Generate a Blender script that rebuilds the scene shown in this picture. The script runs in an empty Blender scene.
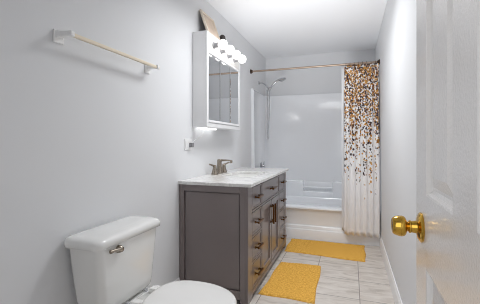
import bpy, bmesh, math, random
from mathutils import Vector, Matrix
random.seed(7)
sc = bpy.context.scene
C = sc.collection
PI = math.pi

# ------------------------------------------------------------------ camera
cd = bpy.data.cameras.new('camera')
cam = bpy.data.objects.new('camera', cd)
C.objects.link(cam)
cam.location = (1.2605, 0.0, 1.172)
cam.rotation_euler = (PI / 2, 0, math.radians(19.146))
cd.sensor_fit = 'HORIZONTAL'
cd.sensor_width = 36.0
cd.lens = 36.0 * 320.5 / 480.0
cd.shift_y = -9.44 / 480.0
cd.clip_start = 0.02
sc.camera = cam

# ------------------------------------------------------------------ world, lights, exposure
w = bpy.data.worlds.new('world')
sc.world = w
w.use_nodes = True
w.node_tree.nodes['Background'].inputs[0].default_value = (0.95, 0.97, 1.0, 1)
w.node_tree.nodes['Background'].inputs[1].default_value = 0.5
al = bpy.data.lights.new('hall_fill', 'AREA')  # added soft fill, entering the room through the doorway
al.shape = "RECTANGLE"; al.size = 1.3; al.size_y = 1.6; al.energy = 7.5; al.color = (0.97, 0.985, 1.0)
ao = bpy.data.objects.new('hall_fill', al)
C.objects.link(ao)
ao.location = (0.70, -0.8, 1.7)
ao.rotation_euler = (math.radians(86), 0, math.radians(-16))
fl = bpy.data.lights.new('bounce_fill', 'SPOT')      # added spot fill, turned up towards the far ceiling
fl.energy = 92; fl.spot_size = math.radians(76); fl.spot_blend = 1.0; fl.shadow_soft_size = 0.35; fl.color = (0.972, 0.986, 1.0)
fo = bpy.data.objects.new('bounce_fill', fl)
C.objects.link(fo)
fo.location = (0.86, 2.0, 0.95)
fo.rotation_euler = (Vector((0.80, 3.5, 2.48)) - Vector(fo.location)).to_track_quat('-Z', 'Y').to_euler()
cl = bpy.data.lights.new('ceiling_fill', 'AREA')  # added overhead fill just below the ceiling, out of view
cl.shape = 'ELLIPSE'; cl.size = 0.5; cl.size_y = 0.85; cl.energy = 14.5; cl.spread = math.radians(150); cl.color = (0.972, 0.986, 1.0)
co = bpy.data.objects.new('ceiling_fill', cl)
C.objects.link(co)
co.location = (0.84, 2.40, 2.47)
BULB = 3.8          # emission of the globe bulbs
UNDER = 1.8         # emission of the strip under the mirror cabinet
sc.view_settings.view_transform = 'Standard'
sc.view_settings.look = 'None'
sc.view_settings.exposure = 0.27
sc.view_settings.gamma = 1.0
sc.view_settings.use_curve_mapping = False
sc.cycles.filter_width = 1.0
sc.cycles.max_bounces = 14
sc.cycles.diffuse_bounces = 10
sc.cycles.glossy_bounces = 6


# ------------------------------------------------------------------ materials
def lin(c):
    return tuple((x / 12.92 if x <= 0.04045 else ((x + 0.055) / 1.055) ** 2.4) for x in [v / 255 for v in c])


def mat(name, rgb, rough=0.5, metal=0.0, coat=0.0, bump=0.0, bscale=200.0, var=0.0, vscale=6.0, spec=0.5):
    m = bpy.data.materials.new(name)
    m.use_nodes = True
    nt = m.node_tree; N = nt.nodes; L = nt.links
    b = N['Principled BSDF']
    c = lin(rgb)
    b.inputs['Roughness'].default_value = rough
    b.inputs['Metallic'].default_value = metal
    b.inputs['Coat Weight'].default_value = coat
    b.inputs['Coat Roughness'].default_value = 0.08
    b.inputs['Specular IOR Level'].default_value = spec
    tc = N.new('ShaderNodeTexCoord')
    n = N.new('ShaderNodeTexNoise')
    n.inputs['Scale'].default_value = vscale
    n.inputs['Detail'].default_value = 4
    L.new(tc.outputs['Object'], n.inputs['Vector'])
    r = N.new('ShaderNodeMix'); r.data_type = 'RGBA'
    k = 1 - var
    r.inputs[6].default_value = (c[0] * k, c[1] * k, c[2] * k, 1)
    k = 1 + var
    r.inputs[7].default_value = (min(1, c[0] * k), min(1, c[1] * k), min(1, c[2] * k), 1)
    L.new(n.outputs['Fac'], r.inputs[0])
    L.new(r.outputs[2], b.inputs['Base Color'])
    if bump:
        n2 = N.new('ShaderNodeTexNoise')
        n2.inputs['Scale'].default_value = bscale
        n2.inputs['Detail'].default_value = 3
        L.new(tc.outputs['Object'], n2.inputs['Vector'])
        bp = N.new('ShaderNodeBump')
        bp.inputs['Strength'].default_value = bump
        bp.inputs['Distance'].default_value = 0.004
        L.new(n2.outputs['Fac'], bp.inputs['Height'])
        L.new(bp.outputs['Normal'], b.inputs['Normal'])
    return m


def emit(name, rgb, s):
    m = bpy.data.materials.new(name); m.use_nodes = True
    b = m.node_tree.nodes['Principled BSDF']
    b.inputs['Base Color'].default_value = (1, 1, 1, 1)
    b.inputs['Roughness'].default_value = 0.2
    b.inputs['Emission Color'].default_value = (*lin(rgb), 1)
    b.inputs['Emission Strength'].default_value = s
    return m


M_wall = mat('wall_paint', (221, 222, 224), 0.75, bump=0.06, bscale=60, var=0.01, vscale=2)
M_ceil = mat('ceiling_paint', (238, 239, 241), 0.8, bump=0.05, bscale=80)
M_trim = mat('white_trim', (244, 244, 245), 0.35)
M_door = mat('door_paint', (232, 229, 227), 0.17, bump=0.22, bscale=170, coat=0.3)
M_brass = mat('polished_brass', (206, 164, 72), 0.10, 1.0, var=0.03)
M_porc = mat('porcelain', (232, 232, 230), 0.12, coat=0.5)
M_seat = mat('seat_plastic', (236, 235, 233), 0.25)
M_acryl = mat('tub_acrylic', (243, 245, 248), 0.13, coat=0.4)
M_paint = mat('taupe_paint', (121, 111, 110), 0.36, coat=0.5, var=0.04, vscale=3, bump=0.02, bscale=90)
M_dark = mat('recess_shade', (52, 48, 48), 0.7)
M_bronze = mat('antique_brass', (112, 78, 46), 0.34, 1.0, var=0.2, vscale=60)
M_nickel = mat('brushed_nickel', (160, 150, 138), 0.26, 1.0, var=0.04, vscale=50)
M_chrome = mat('chrome', (200, 201, 204), 0.12, 1.0)
M_plastic = mat('white_plastic', (232, 232, 232), 0.35)
M_grey = mat('grey_plastic', (135, 135, 137), 0.5)
M_cab = mat('cabinet_white', (224, 224, 225), 0.4, var=0.02, vscale=8)
M_strip = mat('strip_enamel', (208, 207, 205), 0.4)
M_mirror = mat('mirror_glass', (226, 228, 230), 0.02, 1.0)
M_bulb = emit('bulb_glow', (255, 251, 246), BULB)
M_under = emit('strip_glow', (255, 255, 255), UNDER)
M_rod = mat('bronze_rod', (178, 160, 144), 0.4, 1.0, var=0.06, vscale=30)
M_rodend = mat('dark_rod_end', (70, 54, 44), 0.4, 0.8)
M_almond = mat('almond_bar', (228, 216, 194), 0.35, var=0.02)
M_bracket = mat('satin_bracket', (240, 240, 240), 0.3, 0.0)
M_liner = mat('liner_vinyl', (228, 229, 232), 0.4)
M_frame = mat('blond_wood', (222, 210, 194), 0.5, var=0.12, vscale=25)
M_fback = mat('dark_board', (58, 50, 46), 0.8)
M_print = mat('faded_print', (206, 186, 168), 0.6, var=0.25, vscale=14)
M_orn = mat('dark_brown_ball', (44, 36, 34), 0.45, bump=0.8, bscale=90, var=0.3, vscale=40)
M_black = mat('black_gap', (20, 20, 20), 0.6)


def floor_material():
    m = bpy.data.materials.new('floor_tile'); m.use_nodes = True
    nt = m.node_tree; N = nt.nodes; L = nt.links; b = N['Principled BSDF']
    tc = N.new('ShaderNodeTexCoord')
    mp = N.new('ShaderNodeMapping')
    mp.inputs['Location'].default_value = (-0.605 + 0.358 * 4, -2.895 + 0.345 * 12, 0)
    L.new(tc.outputs['Object'], mp.inputs[0])
    br = N.new('ShaderNodeTexBrick')
    br.offset = 0.0; br.squash = 1.0
    br.inputs['Scale'].default_value = 1.0
    br.inputs['Mortar Size'].default_value = 0.0032
    br.inputs['Mortar Smooth'].default_value = 0.2
    br.inputs['Bias'].default_value = 0.0
    br.inputs['Brick Width'].default_value = 0.358
    br.inputs['Row Height'].default_value = 0.345
    br.inputs['Color1'].default_value = (0.0, 0.0, 0.0, 1)
    br.inputs['Color2'].default_value = (1.0, 1.0, 1.0, 1)
    br.inputs['Mortar'].default_value = (0.5, 0.5, 0.5, 1)
    L.new(mp.outputs[0], br.inputs['Vector'])
    mp2 = N.new('ShaderNodeMapping')
    mp2.inputs['Rotation'].default_value = (0, 0, 0.5)
    mp2.inputs['Scale'].default_value = (1.6, 5.0, 1)
    off = N.new('ShaderNodeVectorMath'); off.operation = 'MULTIPLY_ADD'
    L.new(br.outputs['Color'], off.inputs[0])
    off.inputs[1].default_value = (7, 3, 5)
    L.new(tc.outputs['Object'], off.inputs[2])
    L.new(off.outputs[0], mp2.inputs[0])
    n = N.new('ShaderNodeTexNoise')
    n.inputs['Scale'].default_value = 2.6; n.inputs['Detail'].default_value = 8
    n.inputs['Roughness'].default_value = 0.62; n.inputs['Distortion'].default_value = 1.2
    L.new(mp2.outputs[0], n.inputs['Vector'])
    rp = N.new('ShaderNodeValToRGB')
    e = rp.color_ramp.elements
    e[0].position = 0.3; e[0].color = (*lin((176, 167, 158)), 1)
    e[1].position = 0.66; e[1].color = (*lin((221, 215, 208)), 1)
    k = e.new(0.47); k.color = (*lin((206, 198, 190)), 1)
    L.new(n.outputs['Fac'], rp.inputs[0])
    mx = N.new('ShaderNodeMix'); mx.data_type = 'RGBA'
    L.new(br.outputs['Fac'], mx.inputs[0])
    L.new(rp.outputs[0], mx.inputs[6])
    mx.inputs[7].default_value = (*lin((134, 126, 120)), 1)
    L.new(mx.outputs[2], b.inputs['Base Color'])
    b.inputs['Roughness'].default_value = 0.34
    bp = N.new('ShaderNodeBump'); bp.inputs['Strength'].default_value = 0.4; bp.inputs['Distance'].default_value = 0.002
    bp.invert = True
    L.new(br.outputs['Fac'], bp.inputs['Height'])
    L.new(bp.outputs[0], b.inputs['Normal'])
    return m


def marble_material():
    m = bpy.data.materials.new('marble'); m.use_nodes = True
    nt = m.node_tree; N = nt.nodes; L = nt.links; b = N['Principled BSDF']
    tc = N.new('ShaderNodeTexCoord')
    n = N.new('ShaderNodeTexNoise')
    n.inputs['Scale'].default_value = 5; n.inputs['Detail'].default_value = 9
    n.inputs['Roughness'].default_value = 0.6; n.inputs['Distortion'].default_value = 2.2
    L.new(tc.outputs['Object'], n.inputs['Vector'])
    rp = N.new('ShaderNodeValToRGB'); e = rp.color_ramp.elements
    e[0].position = 0.34; e[0].color = (*lin((232, 231, 229)), 1)
    e[1].position = 0.62; e[1].color = (*lin((226, 225, 224)), 1)
    k = e.new(0.49); k.color = (*lin((206, 204, 202)), 1)
    k = e.new(0.44); k.color = (*lin((222, 221, 219)), 1)
    k = e.new(0.54); k.color = (*lin((220, 219, 217)), 1)
    L.new(n.outputs['Fac'], rp.inputs[0])
    L.new(rp.outputs[0], b.inputs['Base Color'])
    b.inputs['Roughness'].default_value = 0.14
    return m


def mat_material():
    m = bpy.data.materials.new('yellow_cotton'); m.use_nodes = True
    nt = m.node_tree; N = nt.nodes; L = nt.links; b = N['Principled BSDF']
    tc = N.new('ShaderNodeTexCoord')
    n = N.new('ShaderNodeTexNoise'); n.inputs['Scale'].default_value = 70; n.inputs['Detail'].default_value = 4
    L.new(tc.outputs['Object'], n.inputs['Vector'])
    rp = N.new('ShaderNodeValToRGB'); e = rp.color_ramp.elements
    e[0].position = 0.3; e[0].color = (*lin((208, 152, 62)), 1)
    e[1].position = 0.7; e[1].color = (*lin((244, 194, 98)), 1)
    L.new(n.outputs['Fac'], rp.inputs[0])
    L.new(rp.outputs[0], b.inputs['Base Color'])
    b.inputs['Roughness'].default_value = 0.95
    b.inputs['Specular IOR Level'].default_value = 0.1
    bp = N.new('ShaderNodeBump'); bp.inputs['Strength'].default_value = 0.7; bp.inputs['Distance'].default_value = 0.006
    L.new(n.outputs['Fac'], bp.inputs['Height']); L.new(bp.outputs[0], b.inputs['Normal'])
    return m


def curtain_material():
    """white cloth with a printed shower of gold, tan and charcoal blossoms, thinning out towards the hem (UV: metres along the cloth, height)"""
    m = bpy.data.materials.new('blossom_cloth'); m.use_nodes = True
    nt = m.node_tree; N = nt.nodes; L = nt.links; b = N['Principled BSDF']
    uv = N.new('ShaderNodeUVMap'); uv.uv_map = 'cloth'
    sep = N.new('ShaderNodeSeparateXYZ'); L.new(uv.outputs[0], sep.inputs[0])
    big = N.new('ShaderNodeTexNoise'); big.inputs['Scale'].default_value = 3.2; big.inputs['Detail'].default_value = 1
    mpb = N.new('ShaderNodeMapping'); mpb.inputs['Scale'].default_value = (5.0, 0.3, 1)
    L.new(uv.outputs[0], mpb.inputs[0]); L.new(mpb.outputs[0], big.inputs['Vector'])

    def math_(op, a, c=None, clamp=False):
        k = N.new('ShaderNodeMath'); k.operation = op; k.use_clamp = clamp
        for i, v in enumerate((a, c)):
            if v is None: continue
            if isinstance(v, (int, float)): k.inputs[i].default_value = v
            else: L.new(v, k.inputs[i])
        return k.outputs[0]
    hz = math_('ADD', sep.outputs[1], math_('MULTIPLY', math_('SUBTRACT', big.outputs['Fac'], 0.5), 1.9))
    dens = N.new('ShaderNodeMapRange'); dens.inputs[1].default_value = 0.80; dens.inputs[2].default_value = 1.7
    dens.inputs[3].default_value = 0.0; dens.inputs[4].default_value = 0.72
    L.new(hz, dens.inputs[0])
    col = None
    base = (*lin((243, 242, 242)), 1)
    prev = None
    for scale, seed, rmax in ((26.0, 0.0, 0.40), (37.0, 5.3, 0.42), (54.0, 11.1, 0.45)):
        mp = N.new('ShaderNodeMapping'); mp.inputs['Location'].default_value = (seed, seed * 1.7, 0)
        L.new(uv.outputs[0], mp.inputs[0])
        v = N.new('ShaderNodeTexVoronoi'); v.voronoi_dimensions = '2D'
        v.inputs['Scale'].default_value = scale
        v.inputs['Randomness'].default_value = 1.0
        L.new(mp.outputs[0], v.inputs['Vector'])
        sc_ = N.new('ShaderNodeSeparateColor'); L.new(v.outputs['Color'], sc_.inputs[0])
        on = math_('LESS_THAN', sc_.outputs[0], dens.outputs[0])
        near = math_('LESS_THAN', v.outputs['Distance'], rmax)
        fac = math_('MULTIPLY', on, near)
        rp = N.new('ShaderNodeValToRGB'); rp.color_ramp.interpolation = 'CONSTANT'
        e = rp.color_ramp.elements
        e[0].position = 0.0; e[0].color = (*lin((196, 142, 62)), 1)
        e[1].position = 0.22; e[1].color = (*lin((66, 50, 52)), 1)
        for p, c in ((0.46, (206, 166, 110)), (0.56, (150, 98, 48)), (0.68, (96, 78, 84)), (0.78, (196, 148, 84)), (0.86, (58, 44, 50))):
            k = e.new(p); k.color = (*lin(c), 1)
        L.new(sc_.outputs[1], rp.inputs[0])
        mx = N.new('ShaderNodeMix'); mx.data_type = 'RGBA'
        L.new(fac, mx.inputs[0])
        if prev is None: mx.inputs[6].default_value = base
        else: L.new(prev, mx.inputs[6])
        L.new(rp.outputs[0], mx.inputs[7])
        prev = mx.outputs[2]
    L.new(prev, b.inputs['Base Color'])
    b.inputs['Roughness'].default_value = 0.75
    b.inputs['Specular IOR Level'].default_value = 0.2
    return m


M_floor = floor_material()
M_marble = marble_material()
M_mat = mat_material()
M_cloth = curtain_material()

# ------------------------------------------------------------------ helpers
ORI = {}


def tag(o, label=None, cat=None, group=None, kind=None):
    if label: o['label'] = label
    if cat: o['category'] = cat
    if group: o['group'] = group
    if kind: o['kind'] = kind
    return o


def thing(name, loc, label, cat, group=None):
    o = bpy.data.objects.new(name, None)
    o.empty_display_size = 0.05
    C.objects.link(o)
    o.location = loc
    ORI[o] = Vector(loc)
    return tag(o, label, cat, group)


class MB:
    """collects shapes in world coordinates; build() links them as ONE mesh object"""

    def __init__(self):
        self.bm = bmesh.new()

    def box(self, x0, x1, y0, y1, z0, z1, bev=0.0, seg=2):
        t = bmesh.new()
        bmesh.ops.create_cube(t, size=1)
        for v in t.verts:
            v.co = Vector((x0 + (v.co.x + .5) * (x1 - x0), y0 + (v.co.y + .5) * (y1 - y0), z0 + (v.co.z + .5) * (z1 - z0)))
        if bev:
            bmesh.ops.bevel(t, geom=t.edges[:], offset=bev, segments=seg, profile=0.5, affect='EDGES')
        self.merge(t)
        return self

    def merge(self, t, M=None):
        if M is not None: t.transform(M)
        me = bpy.data.meshes.new('t'); t.to_mesh(me); t.free()
        self.bm.from_mesh(me); bpy.data.meshes.remove(me)

    def loft(self, rings, cap0=True, cap1=True, closed=True):
        R = [[self.bm.verts.new(p) for p in r] for r in rings]
        n = len(R[0])
        for a, b in zip(R, R[1:]):
            for i in range(n if closed else n - 1):
                j = (i + 1) % n
                self.bm.faces.new((a[i], a[j], b[j], b[i]))
        if cap0: self.bm.faces.new(R[0][::-1])
        if cap1: self.bm.faces.new(R[-1])
        return self

    def tube(self, pts, r, seg=12, caps=True):
        pts = [Vector(p) for p in pts]
        rs = r if isinstance(r, (list, tuple)) else [r] * len(pts)
        rings = []; up = None
        for i, p in enumerate(pts):
            d = (pts[min(i + 1, len(pts) - 1)] - pts[max(i - 1, 0)]).normalized()
            if up is None:
                up = Vector((0, 0, 1)) if abs(d.z) < .9 else Vector((1, 0, 0))
            up = (up - d * up.dot(d)).normalized()
            s = d.cross(up)
            rings.append([p + (up * math.cos(a) + s * math.sin(a)) * rs[i] for a in [2 * PI * k / seg for k in range(seg)]])
        return self.loft(rings, caps, caps)

    def lathe(self, prof, origin, axis, seg=28):
        """prof: (distance along axis, radius)"""
        ax = Vector(axis).normalized()
        u = ax.orthogonal().normalized(); v = ax.cross(u); o = Vector(origin)
        rings = [[o + ax * d + (u * math.cos(a) + v * math.sin(a)) * max(r, 1e-4) for a in [2 * PI * k / seg for k in range(seg)]] for d, r in prof]
        return self.loft(rings)

    def sphere(self, c, r, seg=24, sx=1, sy=1, sz=1):
        t = bmesh.new()
        bmesh.ops.create_uvsphere(t, u_segments=seg, v_segments=seg // 2, radius=r)
        self.merge(t, Matrix.Translation(c) @ Matrix.Diagonal((sx, sy, sz, 1)))
        return self

    def extrude_profile(self, prof, x0, x1):
        """closed (y,z) profile swept along X"""
        return self.loft([[Vector((x0, y, z)) for y, z in prof], [Vector((x1, y, z)) for y, z in prof]])

    def build(self, name, m, parent=None, smooth=None, label=None):
        bmesh.ops.recalc_face_normals(self.bm, faces=self.bm.faces[:])
        if parent is None:
            xs = [v.co for v in self.bm.verts]
            o_ = Vector(((min(v.x for v in xs) + max(v.x for v in xs)) / 2, (min(v.y for v in xs) + max(v.y for v in xs)) / 2, min(v.z for v in xs)))
        else:
            o_ = ORI[parent]
        if name in ('floor', 'ceiling'): o_ = Vector((0, 0, 0))
        bmesh.ops.translate(self.bm, verts=self.bm.verts[:], vec=-o_)
        me = bpy.data.meshes.new(name)
        self.bm.to_mesh(me); self.bm.free()
        o = bpy.data.objects.new(name, me)
        C.objects.link(o)
        me.materials.append(m)
        if smooth is not None:
            for p in me.polygons: p.use_smooth = True
            me.set_sharp_from_angle(angle=math.radians(smooth))
        if parent is None: o.location = o_
        else: o.parent = parent
        ORI[o] = o_
        if label: o['label'] = label
        return o


def struct(o):
    o['kind'] = 'structure'
    return o


def rrect(x0, x1, y0, y1, z, r, n=6):
    P = []
    for cx, cy, a0 in ((x1 - r, y1 - r, 0), (x0 + r, y1 - r, 90), (x0 + r, y0 + r, 180), (x1 - r, y0 + r, 270)):
        for k in range(n + 1):
            a = math.radians(a0 + 90 * k / n)
            P.append(Vector((cx + r * math.cos(a), cy + r * math.sin(a), z)))
    return P


W, D, HC, YT = 1.575, 4.847, 2.481, 4.08
YN0, YN1 = 0.05, 0.17          # near wall thickness
DX0, DX1, DZ = 0.66, 1.452, 2.05  # doorway

# ------------------------------------------------------------------ the setting
struct(MB().box(-0.1, W + 0.1, -1.6, D + 0.1, -0.1, 0).build('floor', M_floor))
struct(MB().box(-0.1, W + 0.1, YN0, D + 0.1, HC, HC + 0.1).build('ceiling', M_ceil))
struct(MB().box(-0.1, 0, YN0, D + 0.1, 0, HC).build('wall_left', M_wall))
struct(MB().box(W, W + 0.1, YN0, D + 0.1, 0, HC).build('wall_right', M_wall))
struct(MB().box(0, W, D, D + 0.1, 0, HC).build('wall_far', M_wall))
b = MB()
b.box(0, DX0, YN0, YN1, 0, HC); b.box(DX1, W, YN0, YN1, 0, HC); b.box(DX0, DX1, YN0, YN1, DZ, HC)
struct(b.build('wall_near', M_wall))


def base_profile(b, horizontal_axis, wall, sgn, a0, a1):
    prof = [(0, 0), (0.014, 0), (0.014, 0.098), (0.011, 0.109), (0.008, 0.119), (0.006, 0.128), (0, 0.128)]
    if horizontal_axis == 'y':
        b.loft([[Vector((wall + sgn * p, a, z)) for p, z in prof] for a in (a0, a1)])
    else:
        b.loft([[Vector((a, wall + sgn * p, z)) for p, z in prof] for a in (a0, a1)])


b = MB(); base_profile(b, 'y', W, -1, YN1, 3.929); struct(b.build('baseboard_right', M_trim))
b = MB(); base_profile(b, 'y', 0, 1, YN1, 2.20); base_profile(b, 'y', 0, 1, 3.62, 3.929)
struct(b.build('baseboard_left', M_trim))
b = MB(); base_profile(b, 'x', YN1, 1, 0.016, DX0 - 0.07); struct(b.build('baseboard_near', M_trim))
b = MB()
b.box(DX0 - 0.066, DX0 - 0.002, YN1, YN1 + 0.014, 0, DZ + 0.064, 0.004)
b.box(DX0 - 0.002, DX1, YN1, YN1 + 0.014, DZ + 0.002, DZ + 0.064, 0.004)
struct(b.build('trim_1', M_trim))

# the six panel door, standing open along the right wall
XF, XB = 1.412, 1.447
DY0, DY1 = 0.186, 0.888
door = bpy.data.objects.new('door_1', None); C.objects.link(door)
door.empty_display_size = 0.05
door.location = (XB, DY0, 0.0); ORI[door] = Vector((XB, DY0, 0.0)); door['kind'] = 'structure'
tag(door, 'open white six panel door with brass knob at the right', 'door')
st = 0.107
yc = (DY0 + DY1) / 2
ycuts = [DY0, DY0 + st, yc - 0.052, yc + 0.052, DY1 - st, DY1]
zcuts = [0.012, 0.225, 0.902, 1.057, 1.66, 1.76, 1.925, 2.03]
b = MB()


def door_face(b, x, nx):
    for i in range(5):
        for j in range(7):
            y0, y1, z0, z1 = ycuts[i], ycuts[i + 1], zcuts[j], zcuts[j + 1]
            if i in (1, 3) and j in (1, 3, 5):
                rings = []
                for inset, depth in ((0, 0), (0.004, 0.001), (0.009, 0.007), (0.016, 0.010), (0.022, 0.010), (0.045, 0.003)):
                    rings.append([Vector((x - nx * depth, yy, zz)) for yy, zz in ((y0 + inset, z0 + inset), (y1 - inset, z0 + inset), (y1 - inset, z1 - inset), (y0 + inset, z1 - inset))])
                b.loft(rings, cap0=False, cap1=True)
            else:
                b.bm.faces.new([b.bm.verts.new(p) for p in ((x, y0, z0), (x, y1, z0), (x, y1, z1), (x, y0, z1))])


door_face(b, XF, -1); door_face(b, XB, 1)
for (p, q) in (((DY0, 0.012), (DY1, 0.012)), ((DY1, 0.012), (DY1, 2.03)), ((DY1, 2.03), (DY0, 2.03)), ((DY0, 2.03), (DY0, 0.012))):
    b.bm.faces.new([b.bm.verts.new(v) for v in ((XF, p[0], p[1]), (XF, q[0], q[1]), (XB, q[0], q[1]), (XB, p[0], p[1]))])
bmesh.ops.remove_doubles(b.bm, verts=b.bm.verts[:], dist=0.0002)
b.build('door_slab', M_door, door)
KY, KZ = 0.824, 0.979
kprof = [(0.020, 0.0105), (0.023, 0.0145), (0.026, 0.0145), (0.028, 0.0105), (0.031, 0.012), (0.033, 0.0185), (0.036, 0.0222), (0.041, 0.0238), (0.048, 0.0232), (0.056, 0.0208), (0.060, 0.0185), (0.0615, 0.0165), (0.0605, 0.0150), (0.0595, 0.0005)]
for sx, x in ((-1, XF), (1, XB)):
    kp = MB().lathe(kprof, (x, KY, KZ), (sx, 0, 0), 40).build('door_knob', M_brass, door, 35, label='polished brass knob')
    MB().lathe([(0.0, 0.033), (0.003, 0.034), (0.006, 0.031), (0.009, 0.024), (0.011, 0.0145), (0.024, 0.0125), (0.024, 0.0005)], (x, KY, KZ), (sx, 0, 0), 40).build('rose', M_brass, kp, 35)
MB().box(XF + 0.005, XB - 0.005, DY1, DY1 + 0.002, KZ - 0.028, KZ + 0.028).build('latch_plate', M_brass, door)
for z in (0.25, 1.05, 1.8):
    MB().tube([(XB + 0.006, DY0 - 0.004, z - 0.045), (XB + 0.006, DY0 - 0.004, z + 0.045)], 0.006, 10).build('hinge', M_brass, door, 40)

# ------------------------------------------------------------------ tub and shower surround
tub = thing('bathtub', (W / 2, 4.46, 0), 'white one piece bathtub with moulded shower surround in the far alcove', 'bathtub')
b = MB()
# cross section of the tub (y, z), rim, basin and apron
prof = [(3.930, 0.0), (3.930, 0.108), (3.934, 0.116), (3.944, 0.120), (3.947, 0.127), (3.947, 0.152), (3.951, 0.160), (3.961, 0.165), (3.963, 0.174),
        (3.956, 0.348), (3.951, 0.356), (3.938, 0.360), (3.932, 0.366), (3.931, 0.375), (3.935, 0.384), (3.946, 0.388), (4.120, 0.388), (4.150, 0.382), (4.165, 0.365),
        (4.195, 0.17), (4.225, 0.115), (4.26, 0.095), (4.62, 0.095), (4.66, 0.115), (4.68, 0.17), (4.70, 0.372), (4.708, 0.385), (4.72, 0.388), (4.846, 0.388), (4.846, 0.0)]
x0, x1 = 0.004, W - 0.004


def end_ring(x, f):
    return [Vector((x, y, z)) for y, z in prof]


n1 = [i for i, (y, z) in enumerate(prof) if 4.16 < y < 4.705 and z < 0.37]
rings = []
for x, lift in ((x0, 1.0), (x0 + 0.07, 1.0), (x0 + 0.085, 0.93), (x0 + 0.12, 0.25), (x0 + 0.17, 0.0), (x1 - 0.26, 0.0), (x1 - 0.15, 0.25), (x1 - 0.085, 0.93), (x1 - 0.07, 1.0), (x1, 1.0)):
    r = []
    for i, (y, z) in enumerate(prof):
        if i in n1: z = z + (0.386 - z) * lift
        r.append(Vector((x, y, z)))
    rings.append(r)
b.loft(rings)
b.build('tub_basin', M_acryl, tub, 38)
# surround: a U in plan with rounded corners, leaning back slightly (moulding draft)
b = MB()


def surround_ring(z):
    t = (z - 0.388) / 1.50
    ix, iy, r = 0.036 - 0.016 * t, 4.792 + 0.022 * t, 0.10
    inner = [(ix + 0.012, YT + 0.002), (ix + 0.014, YT + 0.02), (ix + 0.008, YT + 0.045), (ix, YT + 0.07)]
    for k in range(9):
        a = math.radians(180 - 90 * k / 8)
        inner.append((ix + r + r * math.cos(a), iy - r + r * math.sin(a)))
    for k in range(9):
        a = math.radians(90 - 90 * k / 8)
        inner.append((W - ix - r + r * math.cos(a), iy - r + r * math.sin(a)))
    inner += [(W - ix, YT + 0.07), (W - ix - 0.008, YT + 0.045), (W - ix - 0.014, YT + 0.02), (W - ix - 0.012, YT + 0.002)]
    outer = [(W - 0.002, YT + 0.002), (W - 0.002, D - 0.002), (0.002, D - 0.002), (0.002, YT + 0.002)]
    return inner, outer


R_in, R_out = [], []
zs = [0.388, 0.7, 1.2, 1.87, 1.884, 1.89]
for z in zs:
    i_, o_ = surround_ring(z)
    s = 0.0 if z < 1.88 else (0.003 if z < 1.888 else 0.010)
    i2 = []
    for (x, y) in i_:
        # shrink towards the wall at the rounded top lip
        dx = -s if x < 0.3 else (s if x > W - 0.3 else 0)
        i2.append(Vector((x + dx, y + (s if y > 4.6 else 0), z)))
    R_in.append(i2)
    R_out.append([Vector((x, y, z)) for x, y in o_])
b.loft(R_in, False, False, closed=False)
b.loft(R_out, False, False, closed=False)
bm = b.bm
# front edges, top cap
ni = len(R_in[0])
for k in range(len(zs) - 1):
    bm.faces.new([bm.verts.new(p) for p in (R_in[k][0], R_in[k + 1][0], R_out[k + 1][3], R_out[k][3])])
    bm.faces.new([bm.verts.new(p) for p in (R_in[k][-1], R_in[k + 1][-1], R_out[k + 1][0], R_out[k][0])])
tp = R_in[-1]
half = ni // 2
to = R_out[-1]
bm.faces.new([bm.verts.new(p) for p in tp[:4] + [to[3]]][::-1])
bm.faces.new([bm.verts.new(p) for p in [tp[3]] + tp[4:half] + [to[2], to[3]]])
bm.faces.new([bm.verts.new(p) for p in [tp[half - 1], tp[half], to[1], to[2]]])
bm.faces.new([bm.verts.new(p) for p in tp[half:-3] + [to[0], to[1]]])
bm.faces.new([bm.verts.new(p) for p in tp[-4:] + [to[0]]])
bmesh.ops.remove_doubles(bm, verts=bm.verts[:], dist=0.0004)
b.build('shower_surround', M_acryl, tub, 40)
b = MB()
NX0, NX1 = 0.60, 1.005
b.box(0.03, NX0, 4.716, 4.81, 0.380, 0.615, 0.014, 3)
b.box(NX1, W - 0.03, 4.716, 4.81, 0.380, 0.615, 0.014, 3)
b.box(NX0 - 0.02, NX1 + 0.02, 4.716, 4.81, 0.380, 0.466, 0.014, 3)
b.box(NX0 - 0.02, NX1 + 0.02, 4.785, 4.81, 0.45, 0.60, 0.004, 2)
b.build('moulded_ledge', M_acryl, tub, 35)
MB().tube([(NX0 - 0.01, 4.742, 0.522), (NX1 + 0.01, 4.742, 0.522)], 0.011, 14).build('grab_bar', M_acryl, tub, 40)

# ------------------------------------------------------------------ vanity
VX, VY0, VY1, VT = 0.562, 2.188, 3.602, 0.852
van = thing('vanity_cabinet', (VX / 2, (VY0 + VY1) / 2, 0), 'taupe painted bathroom vanity cabinet with drawers, two doors and brass pulls', 'vanity')
b = MB()
st2, bv = 0.062, 0.0025
b.box(0.012, VX - 0.03, VY0 + 0.0185, VY1 - 0.0185, 0.075, 0.70)               # box behind the frames
b.box(0.012, 0.03, VY0 + 0.0185, VY1 - 0.0185, 0.70, VT); b.box(VX - 0.05, VX - 0.03, VY0 + 0.0185, VY1 - 0.0185, 0.70, VT)
for ya in (VY0 + 0.0185, VY1 - 0.0365): b.box(0.03, VX - 0.05, ya, ya + 0.018, 0.70, VT)
b.box(0.03, VX - 0.06, VY0 + 0.05, VY1 - 0.05, 0.03, 0.08)
b.build('carcass', M_paint, van)
MB().box(0.02, VX - 0.075, VY0 + 0.06, VY1 - 0.06, 0.0, 0.03).build('toe_gap_shade', M_dark, van)  # dark colour stands in for the shade in the gap under the rails
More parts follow.
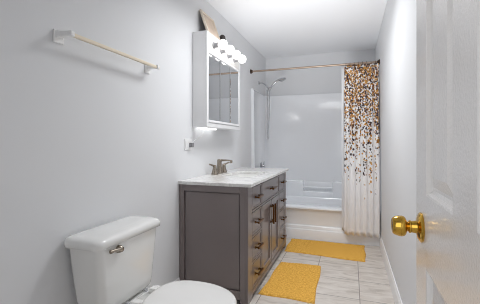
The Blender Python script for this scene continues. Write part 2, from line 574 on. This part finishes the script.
for y0, y1 in ((VY0, VY0 + 0.02), (VY1 - 0.02, VY1)):
    b = MB()
    b.box(0.004, 0.045, y0, y1, 0, VT, bv); b.box(VX - st2, VX - 0.021, y0, y1, 0, VT, bv)
    b.box(0.045, VX - st2, y0, y1, VT - 0.05, VT, bv); b.box(0.045, VX - st2, y0, y1, 0.03, 0.095, bv)
    b.build('side_frame', M_paint, van)
    ym = VY0 + 0.010 if y0 == VY0 else VY1 - 0.016
    MB().box(0.053, VX - st2 - 0.008, ym, ym + 0.006, 0.103, VT - 0.058).build('side_panel', M_paint, van)
b = MB()
XR = VX - 0.021                                                           # back of the face frame
ys = [VY0, 2.288, 2.566, 3.240, 3.518, VY1]
b.box(XR, VX, ys[0], ys[1], 0, VT, bv); b.box(XR, VX, ys[4], ys[5], 0, VT, bv)
b.box(XR, VX, ys[1], ys[4], VT - 0.012, VT, 0.001); b.box(XR, VX, ys[1], ys[4], 0.028, 0.068, bv)
b.box(XR, VX, ys[2] - 0.011, ys[2] + 0.011, 0.068, VT - 0.012, 0.0015)
b.box(XR, VX, ys[3] - 0.011, ys[3] + 0.011, 0.068, VT - 0.012, 0.0015)
for z in (0.260, 0.455, 0.650):
    b.box(XR, VX, ys[1], ys[2] - 0.011, z, z + 0.014, 0.0015)
    b.box(XR, VX, ys[3] + 0.011, ys[4], z, z + 0.014, 0.0015)
b.box(XR, VX, ys[2] + 0.011, ys[3] - 0.011, 0.650, 0.664, 0.0015)
b.build('face_frame', M_paint, van)
G = 0.006


def pull(parent, y0, y1, z0, z1):
    """square bar pull on two posts"""
    b = MB(); t = 0.0075
    X0, XBAR = VX + 0.001, VX + 0.030
    if abs(y1 - y0) > abs(z1 - z0):
        b.box(XBAR - t, XBAR + t, y0, y1, z0 - t, z0 + t, 0.002)
        for y in (y0 + 0.016, y1 - 0.016):
            b.box(X0 - 0.002, XBAR, y - 0.005, y + 0.005, z0 - 0.005, z0 + 0.005, 0.001)
            b.box(X0 - 0.002, X0 + 0.004, y - 0.009, y + 0.009, z0 - 0.009, z0 + 0.009, 0.001)
    else:
        b.box(XBAR - t, XBAR + t, y0 - t, y0 + t, z0, z1, 0.002)
        for z in (z0 + 0.016, z1 - 0.016):
            b.box(X0 - 0.002, XBAR, y0 - 0.005, y0 + 0.005, z - 0.005, z + 0.005, 0.001)
            b.box(X0 - 0.002, X0 + 0.004, y0 - 0.009, y0 + 0.009, z - 0.009, z + 0.009, 0.001)
    return b.build('pull_handle', M_bronze, parent, label='antique brass pull')


def drawer(y0, y1, z0, z1, hl):
    b = MB()
    b.box(XR - 0.004, VX - 0.005, y0 + G, y1 - G, z0 + G, z1 - G)
    f = 0.017
    for a in ((y0 + G, y1 - G, z0 + G, z0 + f), (y0 + G, y1 - G, z1 - f, z1 - G), (y0 + G, y0 + f, z0 + f, z1 - f), (y1 - f, y1 - G, z0 + f, z1 - f)):
        b.box(VX - 0.006, VX - 0.0005, *a, 0.0012)
    d = b.build('drawer', M_paint, van)
    c = (y0 + y1) / 2
    pull(d, c - hl / 2, c + hl / 2, (z0 + z1) / 2, (z0 + z1) / 2)


for ya, yb in ((ys[1], ys[2] - 0.011), (ys[3] + 0.011, ys[4])):
    for za, zb in ((0.664, 0.840), (0.469, 0.650), (0.274, 0.455), (0.068, 0.260)):
        drawer(ya, yb, za, zb, 0.128)
drawer(ys[2] + 0.011, ys[3] - 0.011, 0.664, 0.840, 0.128)
ymid = (ys[2] + ys[3]) / 2
for ya, yb, hy in ((ys[2] + 0.011, ymid, ymid - 0.034), (ymid, ys[3] - 0.011, ymid + 0.034)):
    b = MB(); s = 0.055
    b.box(XR - 0.004, VX - 0.011, ya + G, yb - G, 0.068 + G, 0.650 - G)
    for a in ((ya + G, ya + s, 0.068 + G, 0.650 - G), (yb - s, yb - G, 0.068 + G, 0.650 - G), (ya + s, yb - s, 0.068 + G, 0.068 + s), (ya + s, yb - s, 0.650 - s, 0.650 - G)):
        b.box(VX - 0.012, VX - 0.0005, *a, 0.0015)
    d = b.build('cabinet_door', M_paint, van)
    pull(d, hy, hy, 0.43, 0.605)

# countertop with undermounted basin
top = thing('countertop', (0.29, 2.9, VT), 'white grey veined marble countertop on the taupe vanity with sunken sink', 'countertop')
CX1, CY0, CY1, CT = 0.588, 2.172, 3.617, 0.877
b = MB()
n = 8
hole = lambda z, g=0.0: rrect(0.165 - g, 0.46 + g, 2.62 - g, 3.14 + g, z, 0.06 + g, n)


def outer_ring(z, g=0.0):
    """outer rectangle sampled with the same vertex count as the hole"""
    P = []
    q = n + 1
    cs = [(CX1 - g, CY1 - g), (0.002, CY1 - g), (0.002, CY0 + g), (CX1 - g, CY0 + g)]
    for i in range(4):
        for k in range(q):
            P.append(Vector((cs[i][0], cs[i][1], z)) if k == q // 2 else None)
    L_ = len(P)
    idx = [i for i, p in enumerate(P) if p is not None]
    for a, i0 in enumerate(idx):
        i1 = idx[(a + 1) % 4]
        m = (i1 - i0) % L_
        for s in range(1, m):
            P[(i0 + s) % L_] = P[i0].lerp(P[i1], s / m)
    return P


b.loft([hole(VT + 0.0005), outer_ring(VT + 0.0005), outer_ring(CT - 0.003), outer_ring(CT, 0.003), hole(CT, 0.002), hole(CT - 0.003), hole(VT + 0.0005)], False, False)
bmesh.ops.remove_doubles(b.bm, verts=b.bm.verts[:], dist=0.0002)
b.build('slab', M_marble, top, 30)
b = MB()
rings = []
for z, g in ((VT - 0.001, 0.012), (VT - 0.001, 0.004), (VT - 0.02, 0.002), (VT - 0.09, -0.012), (VT - 0.125, -0.035), (VT - 0.138, -0.058)):
    rings.append(rrect(0.165 - g, 0.46 + g, 2.62 - g, 3.14 + g, z, max(0.02, 0.06 + g), n))
b.loft(rings, False, True)
sk = b.build('sink_basin', M_porc, top, 50, label='white undermount sink basin')
MB().lathe([(0, 0.022), (0.003, 0.022), (0.004, 0.018), (0.004, 0.001)], (0.31, 2.88, VT - 0.138), (0, 0, 1)).build('drain', M_chrome, sk, 40)

# faucet, widespread with two lever handles
FY, FX = 2.835, 0.068
fau = thing('faucet', (FX, FY, CT), 'brushed nickel faucet with two lever handles behind the sink', 'faucet')
b = MB()
b.lathe([(0, 0.033), (0.006, 0.033), (0.012, 0.028), (0.06, 0.023), (0.10, 0.022), (0.128, 0.022), (0.134, 0.017), (0.136, 0.0005)], (FX, FY, CT + 0.001), (0, 0, 1), 24)
rings = []
for x, z, hw, hh in ((FX - 0.012, 0.122, 0.016, 0.012), (FX + 0.02, 0.126, 0.017, 0.011), (FX + 0.06, 0.127, 0.016, 0.008), (FX + 0.10, 0.125, 0.014, 0.0075), (FX + 0.13, 0.120, 0.013, 0.007)):
    rings.append([Vector((x, FY + hw * math.cos(a), CT + z + hh * math.sin(a))) for a in [2 * PI * k / 16 for k in range(16)]])
b.loft(rings)
b.tube([(FX + 0.118, FY, CT + 0.122), (FX + 0.122, FY, CT + 0.100)], 0.0105, 14)
b.build('spout', M_nickel, fau, 45)
for s in (-1, 1):
    y = FY + s * 0.112
    b = MB()
    b.lathe([(0, 0.034), (0.005, 0.034), (0.012, 0.030), (0.035, 0.023), (0.062, 0.017), (0.074, 0.0165), (0.082, 0.011), (0.083, 0.0005)], (FX, y, CT + 0.001), (0, 0, 1), 22)
    h = b.build('handle', M_nickel, fau, 45)
    d = Vector((-0.35 if s < 0 else 0.55, s * 0.9, 0)).normalized()
    p0 = Vector((FX, y, CT + 0.076))
    MB().tube([p0 - d * 0.012, p0 + d * 0.02 + Vector((0, 0, 0.006)), p0 + d * 0.048 + Vector((0, 0, 0.016)), p0 + d * 0.068 + Vector((0, 0, 0.020))], [0.010, 0.009, 0.007, 0.0075], 12).build('lever', M_nickel, h, 50)

# ------------------------------------------------------------------ mirror cabinet with lights
KX, KY0, KY1, KZ0, KZ1 = 0.132, 2.408, 3.243, 1.302, 2.100
kab = thing('medicine_cabinet', (KX / 2, (KY0 + KY1) / 2, KZ0), 'white mirrored medicine cabinet with four globe bulbs hung on the left wall', 'medicine cabinet')
b = MB()
b.box(0.002, KX - 0.014, KY0, KY1, KZ0, KZ1, 0.002)
b.build('cabinet_body', M_cab, kab)
b = MB()
f = 0.036
MZ0, MZ1 = 1.362, 1.922
b.box(KX - 0.0135, KX + 0.004, KY0, KY0 + f, KZ0, KZ1, 0.003); b.box(KX - 0.0135, KX + 0.004, KY1 - f, KY1, KZ0, KZ1, 0.003)
b.box(KX - 0.0135, KX + 0.004, KY0 + f, KY1 - f, KZ0, MZ0 - 0.022, 0.003)
b.box(KX - 0.0135, KX + 0.010, KY0 + f, KY1 - f, MZ0 - 0.020, MZ0, 0.003)
b.box(KX - 0.0135, KX + 0.009, KY0 + f, KY1 - f, MZ1, MZ1 + 0.018, 0.003)
b.build('face_frame', M_cab, kab)
b = MB(); b.box(KX - 0.013, KX + 0.004, KY0 + f, KY1 - f, MZ1 + 0.020, KZ1, 0.002)
b.build('light_strip', M_strip, kab)
yy0, yy1 = KY0 + f, KY1 - f
for k in range(3):
    a0 = yy0 + (yy1 - yy0) * k / 3 + 0.0025; a1 = yy0 + (yy1 - yy0) * (k + 1) / 3 - 0.0025
    b = MB()
    r0 = [(a0, MZ0 + 0.001), (a1, MZ0 + 0.001), (a1, MZ1 - 0.001), (a0, MZ1 - 0.001)]
    ins = lambda g: [(a0 + g, MZ0 + 0.001 + g), (a1 - g, MZ0 + 0.001 + g), (a1 - g, MZ1 - 0.001 - g), (a0 + g, MZ1 - 0.001 - g)]
    b.loft([[Vector((KX - 0.0125, y, z)) for y, z in r0], [Vector((KX - 0.002, y, z)) for y, z in r0], [Vector((KX, y, z)) for y, z in ins(0.008)]])
    b.build('mirror_door', M_mirror, kab, label='bevelled mirror panel')
for y in (2.545, 2.715, 2.890, 3.055):
    z = 2.012
    b = MB()
    b.lathe([(0, 0.027), (0.004, 0.028), (0.010, 0.024), (0.014, 0.0205), (0.046, 0.0205), (0.048, 0.018), (0.048, 0.0005)], (KX + 0.0035, y, z), (1, 0, 0), 24)
    h = b.build('lamp_holder', M_grey, kab, 40, label='dark metal lamp holder')
    MB().sphere((KX + 0.090, y, z), 0.0415, 28).build('globe_bulb', M_bulb, h, 60, label='lit white globe bulb')
b = MB(); b.box(0.02, 0.05, KY0 + 0.05, KY0 + 0.40, KZ0 - 0.012, KZ0 - 0.0005, 0.003)
b.build('under_light', M_under, kab, label='lit strip below the cabinet')

# leaning frame and round ornament on top of the cabinet
fr = thing('picture_frame', (0.06, 2.64, KZ1), 'small blond wood picture frame leaning on the wall atop the mirror cabinet', 'picture frame')
tilt = math.atan2(0.084, 0.235)
Fm = Matrix.Translation((0.106, 2.655, KZ1 + 0.002)) @ Matrix.Rotation(-tilt, 4, 'Y')
# local frame axes: x out of the picture, y along the wall, z up the leaning face
hw, hh = 0.138, 0.245


def fpart(boxes, name, m, label=None):
    b = MB()
    for q in boxes: b.box(*q)
    b.bm.transform(Fm)
    return b.build(name, m, fr, label=label)


fpart([(-0.016, 0.004, -hw, -hw + 0.02, 0, hh, 0.003), (-0.016, 0.004, hw - 0.02, hw, 0, hh, 0.003), (-0.016, 0.004, -hw + 0.02, hw - 0.02, 0, 0.02, 0.003), (-0.016, 0.004, -hw + 0.02, hw - 0.02, hh - 0.02, hh, 0.003)], 'wood_moulding', M_frame)
fpart([(-0.008, -0.003, -hw + 0.018, hw - 0.018, 0.018, hh - 0.018)], 'print', M_print)
fpart([(-0.014, -0.009, -hw + 0.018, hw - 0.018, 0.018, hh - 0.018)], 'backing_board', M_fback)
b = MB()
b.lathe([(0, 0.020), (0.004, 0.023), (0.03, 0.029), (0.06, 0.032), (0.085, 0.028), (0.100, 0.016), (0.104, 0.004)], (0.094, 2.845, KZ1 + 0.0005), (0, 0, 1), 24)
o = b.build('ornament', M_orn, None, 60)
tag(o, 'small dark brown round ornament on the mirror cabinet behind the bulbs', 'ornament')

# ------------------------------------------------------------------ outlet and plug
pl = thing('outlet_plate', (0, 2.33, 1.158), 'white double switch and outlet plate on the wall above the counter', 'outlet')
MB().box(0.0005, 0.006, 2.268, 2.392, 1.112, 1.204, 0.002).build('cover_plate', M_plastic, pl)
MB().box(0.006, 0.010, 2.284, 2.318, 1.13, 1.186, 0.0015).build('switch', M_plastic, pl)
MB().box(0.006, 0.0085, 2.338, 2.374, 1.13, 1.186, 0.0015).build('socket_face', M_plastic, pl)
pg = thing('power_plug', (0.02, 2.356, 1.15), 'small grey power plug with thin cord in the wall outlet', 'plug')
MB().box(0.0086, 0.036, 2.338, 2.374, 1.133, 1.170, 0.003).build('plug_body', M_grey, pg)
pts = []
for k in range(17):
    t = k / 16
    y = 2.36 + 0.25 * t; z = 1.168 + 0.055 * math.sin(min(1, t * 1.35) * PI / 2) + (0.062 * max(0, (t - 0.7) / 0.3) ** 1.5)
    pts.append((0.026 - 0.010 * t, y, z))
MB().tube(pts, 0.0022, 8).build('cord', M_plastic, pg, 60)

# ------------------------------------------------------------------ towel bar
tb = thing('towel_bar', (0, 1.44, 1.655), 'wall mounted towel bar with almond rod and square satin brackets', 'towel bar')
MB().box(0.066, 0.084, 1.098, 1.800, 1.648, 1.666, 0.004).build('bar', M_almond, tb, label='almond square rod')
for y, s in ((1.098, 1), (1.768, -1)):
    b = MB()
    b.box(0.0005, 0.010, y - 0.020, y + 0.034, 1.622, 1.680, 0.003)
    rings = []
    for x, z0, z1, hwd in ((0.008, 1.642, 1.678, 0.018), (0.022, 1.650, 1.675, 0.012), (0.055, 1.650, 1.671, 0.0105), (0.086, 1.646, 1.669, 0.0105), (0.090, 1.648, 1.667, 0.009)):
        rings.append([Vector((x, y + 0.007 + a * hwd, z)) for a, z in ((-1, z0), (1, z0), (1, z1), (-1, z1))])
    b.loft(rings)
    b.build('bracket', M_bracket, tb)

# ------------------------------------------------------------------ toilet
TY = 1.368
toi = thing('toilet', (0.4, TY, 0), 'white porcelain toilet with closed lid against the left wall', 'toilet')
b = MB()
rings = []
for z, xa, xb, hwid, r in ((0.372, 0.055, 0.180, 0.160, 0.03), (0.376, 0.040, 0.195, 0.178, 0.035), (0.392, 0.032, 0.202, 0.194, 0.04), (0.43, 0.03, 0.204, 0.203, 0.04), (0.55, 0.022, 0.208, 0.215, 0.036), (0.672, 0.016, 0.212, 0.226, 0.034), (0.694, 0.016, 0.212, 0.228, 0.034)):
    rings.append(rrect(xa, xb, TY - 0.006 - hwid, TY - 0.006 + hwid, z, r, 6))
b.loft(rings)
b.build('tank', M_porc, toi, 50)
b = MB()
rings = []
for z, g, r in ((0.693, 0.002, 0.04), (0.696, 0.010, 0.046), (0.708, 0.0135, 0.05), (0.717, 0.012, 0.05), (0.725, 0.006, 0.05), (0.731, -0.004, 0.048), (0.735, -0.018, 0.044), (0.737, -0.036, 0.04), (0.738, -0.06, 0.03)):
    rings.append(rrect(0.010 - min(0, g), 0.216 + g, TY - 0.250 - g, TY + 0.233 + g, z + 0.006 * (z > 0.7), r * 0.9, 7))
b.loft(rings)
b.build('tank_lid', M_porc, toi, 60)
b = MB()
hy, hz, hx = 1.252, 0.666, 0.2105
b.lathe([(0, 0.018), (0.004, 0.019), (0.012, 0.018), (0.018, 0.015), (0.026, 0.012), (0.029, 0.006), (0.029, 0.0005)], (hx, hy, hz), (1, 0, 0), 22)
b.tube([(hx + 0.018, hy + 0.004, hz), (hx + 0.022, hy - 0.02, hz + 0.004), (hx + 0.016, hy - 0.044, hz + 0.006), (hx + 0.013, hy - 0.066, hz + 0.006)], [0.010, 0.008, 0.007, 0.0085], 12)
b.build('flush_lever', M_nickel, toi, 50, label='nickel flush lever')


def egg(z, g=0.0, x0=0.325, x1=0.757, hw=0.184, n=44):
    """elongated seat outline"""
    P = []
    xc = x0 + 0.19
    for k in range(n):
        a = 2 * PI * k / n
        c, s = math.cos(a), math.sin(a)
        if c >= 0: x = xc + (x1 - xc + g) * c; y = (hw + g) * s
        else:
            e = 2.7
            cc, ss = -abs(c) ** (2 / e), math.copysign(abs(s) ** (2 / e), s)
            x = xc + (xc - x0 + g) * cc; y = (hw + g) * ss
        P.append(Vector((x, TY + y, z)))
    return P


b = MB()
rings = []
for z, x0, x1, hw in ((0.0, 0.16, 0.60, 0.112), (0.03, 0.165, 0.59, 0.106), (0.12, 0.18, 0.57, 0.098), (0.20, 0.19, 0.61, 0.115), (0.29, 0.20, 0.70, 0.160), (0.35, 0.22, 0.74, 0.178), (0.382, 0.24, 0.75, 0.182), (0.388, 0.25, 0.745, 0.176)):
    rings.append(egg(z, 0, x0, x1, hw))
b.loft(rings)
b.box(0.05, 0.34, TY - 0.165, TY + 0.165, 0.30, 0.3615, 0.012, 3)
b.box(0.225, 0.34, TY - 0.165, TY + 0.165, 0.33, 0.384, 0.010, 3)
b.build('bowl', M_porc, toi, 50)
b = MB(); b.loft([egg(0.389, -0.006), egg(0.391, 0.0), egg(0.402, 0.001), egg(0.406, -0.003)])
b.build('seat', M_seat, toi, 50)
b = MB(); b.loft([egg(0.4065, -0.004), egg(0.409, 0.002), egg(0.420, 0.004), egg(0.428, 0.0), egg(0.432, -0.01), egg(0.4345, -0.03), egg(0.436, -0.08), egg(0.4365, -0.13)])
b.build('seat_lid', M_seat, toi, 60)
for s in (-1, 1):
    y = TY + s * 0.075
    b = MB()
    b.box(0.262, 0.310, y - 0.02, y + 0.02, 0.3845, 0.412, 0.006, 3)
    b.box(0.30, 0.345, y - 0.014, y + 0.014, 0.394, 0.412, 0.004, 2)
    b.build('seat_hinge', M_seat, toi, 40)
for s in (-1, 1):
    MB().lathe([(0, 0.013), (0.003, 0.013), (0.004, 0.009), (0.012, 0.0085), (0.013, 0.001)], (0.232, TY + s * 0.075, 0.384), (0, 0, 1), 16).build('tank_bolt', M_chrome, toi, 40)

# ------------------------------------------------------------------ bath mats


def bath_mat(quad, along_x, seed, label):
    A, B, Cc, Dd = [Vector((*q, 0)) for q in quad]     # far left, far right, near right, near left
    lx, ly = (B - A).length, (A - Dd).length
    rnd = random.Random(seed)
    b = MB()
    nx, ny = int(lx / 0.0085), int(ly / 0.0085)
    ph = [rnd.uniform(0, 6.28) for _ in range(8)]

    def P(i, j):
        u, v = i / nx, j / ny
        q = Dd.lerp(Cc, u).lerp(A.lerp(B, u), v); x, y = q.x, q.y
        e = min(u * lx, (1 - u) * lx, v * ly, (1 - v) * ly)
        wob = 0.005 * math.sin(9 * v + ph[0]) * (1 if u > .5 else -1) * abs(2 * u - 1) ** 4
        wob2 = 0.005 * math.sin(8 * u + ph[1]) * abs(2 * v - 1) ** 4
        rib = 0.0016 * math.sin((y if along_x else x) * 2 * PI / 0.026)
        h = 0.013 * min(1, (e / 0.012)) ** 0.5 + rib * min(1, e / 0.02) + rnd.uniform(-0.0014, 0.0014) * min(1, e / 0.01)
        return Vector((x + wob, y + wob2, 0.0025 + h))
    V = [[b.bm.verts.new(P(i, j)) for j in range(ny + 1)] for i in range(nx + 1)]
    for i in range(nx):
        for j in range(ny):
            b.bm.faces.new((V[i][j], V[i + 1][j], V[i + 1][j + 1], V[i][j + 1]))
    rim = [V[i][0] for i in range(nx + 1)] + [V[nx][j] for j in range(1, ny + 1)] + [V[i][ny] for i in range(nx - 1, -1, -1)] + [V[0][j] for j in range(ny - 1, 0, -1)]
    low = [b.bm.verts.new((v.co.x, v.co.y, 0.0006)) for v in rim]
    for i in range(len(rim)):
        j = (i + 1) % len(rim)
        b.bm.faces.new((rim[i], low[i], low[j], rim[j]))
    b.bm.faces.new(low[::-1])
    o = b.build('bath_mat', M_mat, None, 70)
    tag(o, label, 'bath mat', 'yellow bath mats')


bath_mat(((0.606, 3.085), (0.994, 3.11), (1.004, 2.379), (0.584, 2.389)), False, 3, 'yellow cotton bath mat on the tile floor along the taupe vanity')
bath_mat(((0.575, 3.872), (1.404, 3.88), (1.396, 3.365), (0.575, 3.425)), True, 5, 'wide yellow cotton bath mat on the floor in front of the bathtub')

# ------------------------------------------------------------------ curtain rod, curtain, liner
RZ, RY = 2.113, 4.062
rod = thing('curtain_rod', (W / 2, RY, RZ), 'straight bronze shower curtain rod spanning the alcove opening', 'curtain rod')
MB().tube([(0.012, RY, RZ), (W - 0.012, RY, RZ)], 0.0125, 16).build('tube', M_rod, rod, 50)
for x, s in ((0.0005, 1), (W - 0.0005, -1)):
    MB().lathe([(0, 0.030), (0.006, 0.030), (0.012, 0.024), (0.022, 0.0175), (0.030, 0.0155), (0.030, 0.001)], (x, RY, RZ), (s, 0, 0), 24).build('end_flange', M_rodend, rod, 40)


def cloth(xa, xb, y, z0, z1, folds, amp, seed, name, m, parent, thick=0.0016, skew=0.0, out=0.0):
    rnd = random.Random(seed)
    nx, nz = folds * 26, 40
    ph = [rnd.uniform(-0.5, 0.5) for _ in range(folds + 3)]
    am = [rnd.uniform(0.65, 1.15) for _ in range(folds + 3)]
    me = bpy.data.meshes.new(name)
    bm = bmesh.new()
    uvl = bm.loops.layers.uv.new('cloth')
    V = []; S = []
    for j in range(nz + 1):
        t = j / nz; z = z0 + (z1 - z0) * t
        row = []; arc = []; s = 0; last = None
        for i in range(nx + 1):
            u = i / nx
            k = int(u * folds)
            p = u * folds * 2 * PI
            tight = 0.72 + 0.38 * (1 - t)
            a = amp * am[k] * (1 - (u * folds - k)) + amp * am[k + 1] * (u * folds - k)
            x = xa + (xb - xa) * u + 0.25 * (xb - xa) / folds * math.sin(2 * p) * 0.2 + 0.006 * math.sin(3.0 * (1 - t) + ph[k] * 4) * (1 - t)
            x = max(xa - 0.012, min(xb, x + skew * (1 - t) * (1 - u)))
            yy = y + a * tight * math.sin(p + 0.5 * math.sin(2.2 * (1 - t) + ph[k])) + 0.004 * math.sin(5 * u * folds + 4 * t)
            d = min(1, max(0, (1.95 - z) / 1.5)); yy -= out * d * d * (3 - 2 * d)
            q = Vector((x, yy, z + 0.004 * math.sin(p) * (1 if j == 0 else 0)))
            if last is not None: s += (Vector((q.x, q.y, 0)) - Vector((last.x, last.y, 0))).length
            last = q
            row.append(bm.verts.new(q)); arc.append(s)
        V.append(row); S.append(arc)
    for j in range(nz):
        for i in range(nx):
            fce = bm.faces.new((V[j][i], V[j][i + 1], V[j + 1][i + 1], V[j + 1][i]))
            for l, (jj, ii) in zip(fce.loops, ((j, i), (j, i + 1), (j + 1, i + 1), (j + 1, i))):
                l[uvl].uv = (S[nz // 2][ii], z0 + (z1 - z0) * jj / nz)
    off = ORI[parent] if parent else Vector(((xa + xb) / 2, y, z0))
    bmesh.ops.translate(bm, verts=bm.verts[:], vec=-off)
    bm.to_mesh(me); bm.free()
    for p in me.polygons: p.use_smooth = True
    o = bpy.data.objects.new(name, me); C.objects.link(o)
    me.materials.append(m)
    md = o.modifiers.new('thickness', 'SOLIDIFY'); md.thickness = thick; md.offset = 0
    if parent: o.parent = parent
    else: o.location = off
    ORI[o] = off
    return o


cur = thing('shower_curtain', (1.37, RY - 0.03, 0.06), 'white shower curtain printed with gold and brown blossoms drawn to the right wall', 'shower curtain')
cloth(1.182, W - 0.012, RY - 0.034, 0.118, RZ - 0.020, 6, 0.022, 11, 'curtain_cloth', M_cloth, cur, out=0.165)
for k in range(8):
    x = 1.20 + k * (W - 0.05 - 1.20) / 7
    pts = [(x, RY + 0.0185 * math.cos(a) - 0.002, RZ - 0.004 + 0.0215 * math.sin(a)) for a in [2 * PI * q / 18 for q in range(19)]]
    MB().tube(pts, 0.0022, 8, caps=False).build('curtain_ring', M_rodend, cur, 60)
lin_o = cloth(1.150, 1.215, RY + 0.004, 0.15, RZ - 0.028, 2, 0.005, 21, 'shower_liner', M_liner, None, 0.0012, out=0.164)
tag(lin_o, 'plain white vinyl shower liner hanging behind the blossom print curtain', 'shower liner')

# ------------------------------------------------------------------ shower
SY = 4.46
sh = thing('hand_shower', (0.02, SY, 2.03), 'chrome hand shower on a wall arm with hanging metal hose', 'shower')
MB().lathe([(0, 0.030), (0.004, 0.030), (0.010, 0.022), (0.016, 0.012), (0.016, 0.001)], (0.0005, SY, 2.03), (1, 0, 0)).build('wall_flange', M_chrome, sh, 40)
MB().tube([(0.012, SY, 2.03), (0.05, SY, 2.028), (0.09, SY, 2.008), (0.125, SY, 1.975), (0.148, SY, 1.95)], 0.0095, 14).build('shower_arm', M_chrome, sh, 50)
b = MB()
b.lathe([(-0.02, 0.012), (-0.016, 0.019), (0.016, 0.019), (0.020, 0.012)], (0.155, SY, 1.940), (0.5, 0, -0.86), 18)
b.lathe([(-0.018, 0.013), (-0.014, 0.0165), (0.014, 0.0165), (0.018, 0.013)], (0.172, SY, 1.945), (0.55, 0, 0.83), 18)
b.build('bracket', M_chrome, sh, 40)
b = MB()
hp = [(0.158, SY, 1.905), (0.175, SY, 1.945), (0.200, SY, 1.985), (0.235, SY, 2.022), (0.272, SY, 2.048), (0.305, SY, 2.060)]
b.tube(hp, [0.010, 0.0125, 0.0125, 0.0125, 0.0135, 0.017], 14)
ax = Vector((0.42, -0.05, -0.9)).normalized()
b.lathe([(-0.022, 0.012), (-0.014, 0.030), (0.0, 0.046), (0.010, 0.048), (0.014, 0.044), (0.014, 0.001)], (0.348, SY, 2.062), ax, 28)
b.tube([(0.300, SY, 2.060), (0.335, SY, 2.068)], [0.017, 0.020], 14)
b.build('spray_head', M_chrome, sh, 45)
hose = []
for k in range(41):
    t = k / 40
    if t < 0.5:
        q = t / 0.5
        hose.append((0.158 - 0.010 * q + 0.004 * math.sin(5 * q), SY - 0.012 * q, 1.905 - 0.665 * q))
    else:
        q = (t - 0.5) / 0.5
        a = PI * min(1, q * 6)
        hose.append((0.148 - 0.013 * (1 - math.cos(a)) + 0.008 * math.sin(PI * q), SY - 0.012 + 0.010 * q, 1.24 - 0.022 * math.sin(a) + 0.69 * max(0, q - 0.1) / 0.9))
MB().tube(hose, 0.0072, 10).build('hose', M_chrome, sh, 60)
va = thing('shower_valve', (0.03, SY, 0.84), 'chrome shower valve lever low on the left alcove wall', 'shower valve')
MB().lathe([(0, 0.055), (0.004, 0.055), (0.012, 0.048), (0.018, 0.030), (0.018, 0.001)], (0.0325, SY, 0.835), (1, 0, 0), 30).build('escutcheon', M_chrome, va, 40)
b = MB()
b.lathe([(0.012, 0.022), (0.05, 0.020), (0.058, 0.012), (0.058, 0.001)], (0.0325, SY, 0.835), (1, 0, 0), 22)
b.tube([(0.075, SY, 0.84), (0.082, SY - 0.02, 0.87), (0.086, SY - 0.03, 0.90)], [0.009, 0.008, 0.007], 12)
b.build('lever', M_chrome, va, 45)
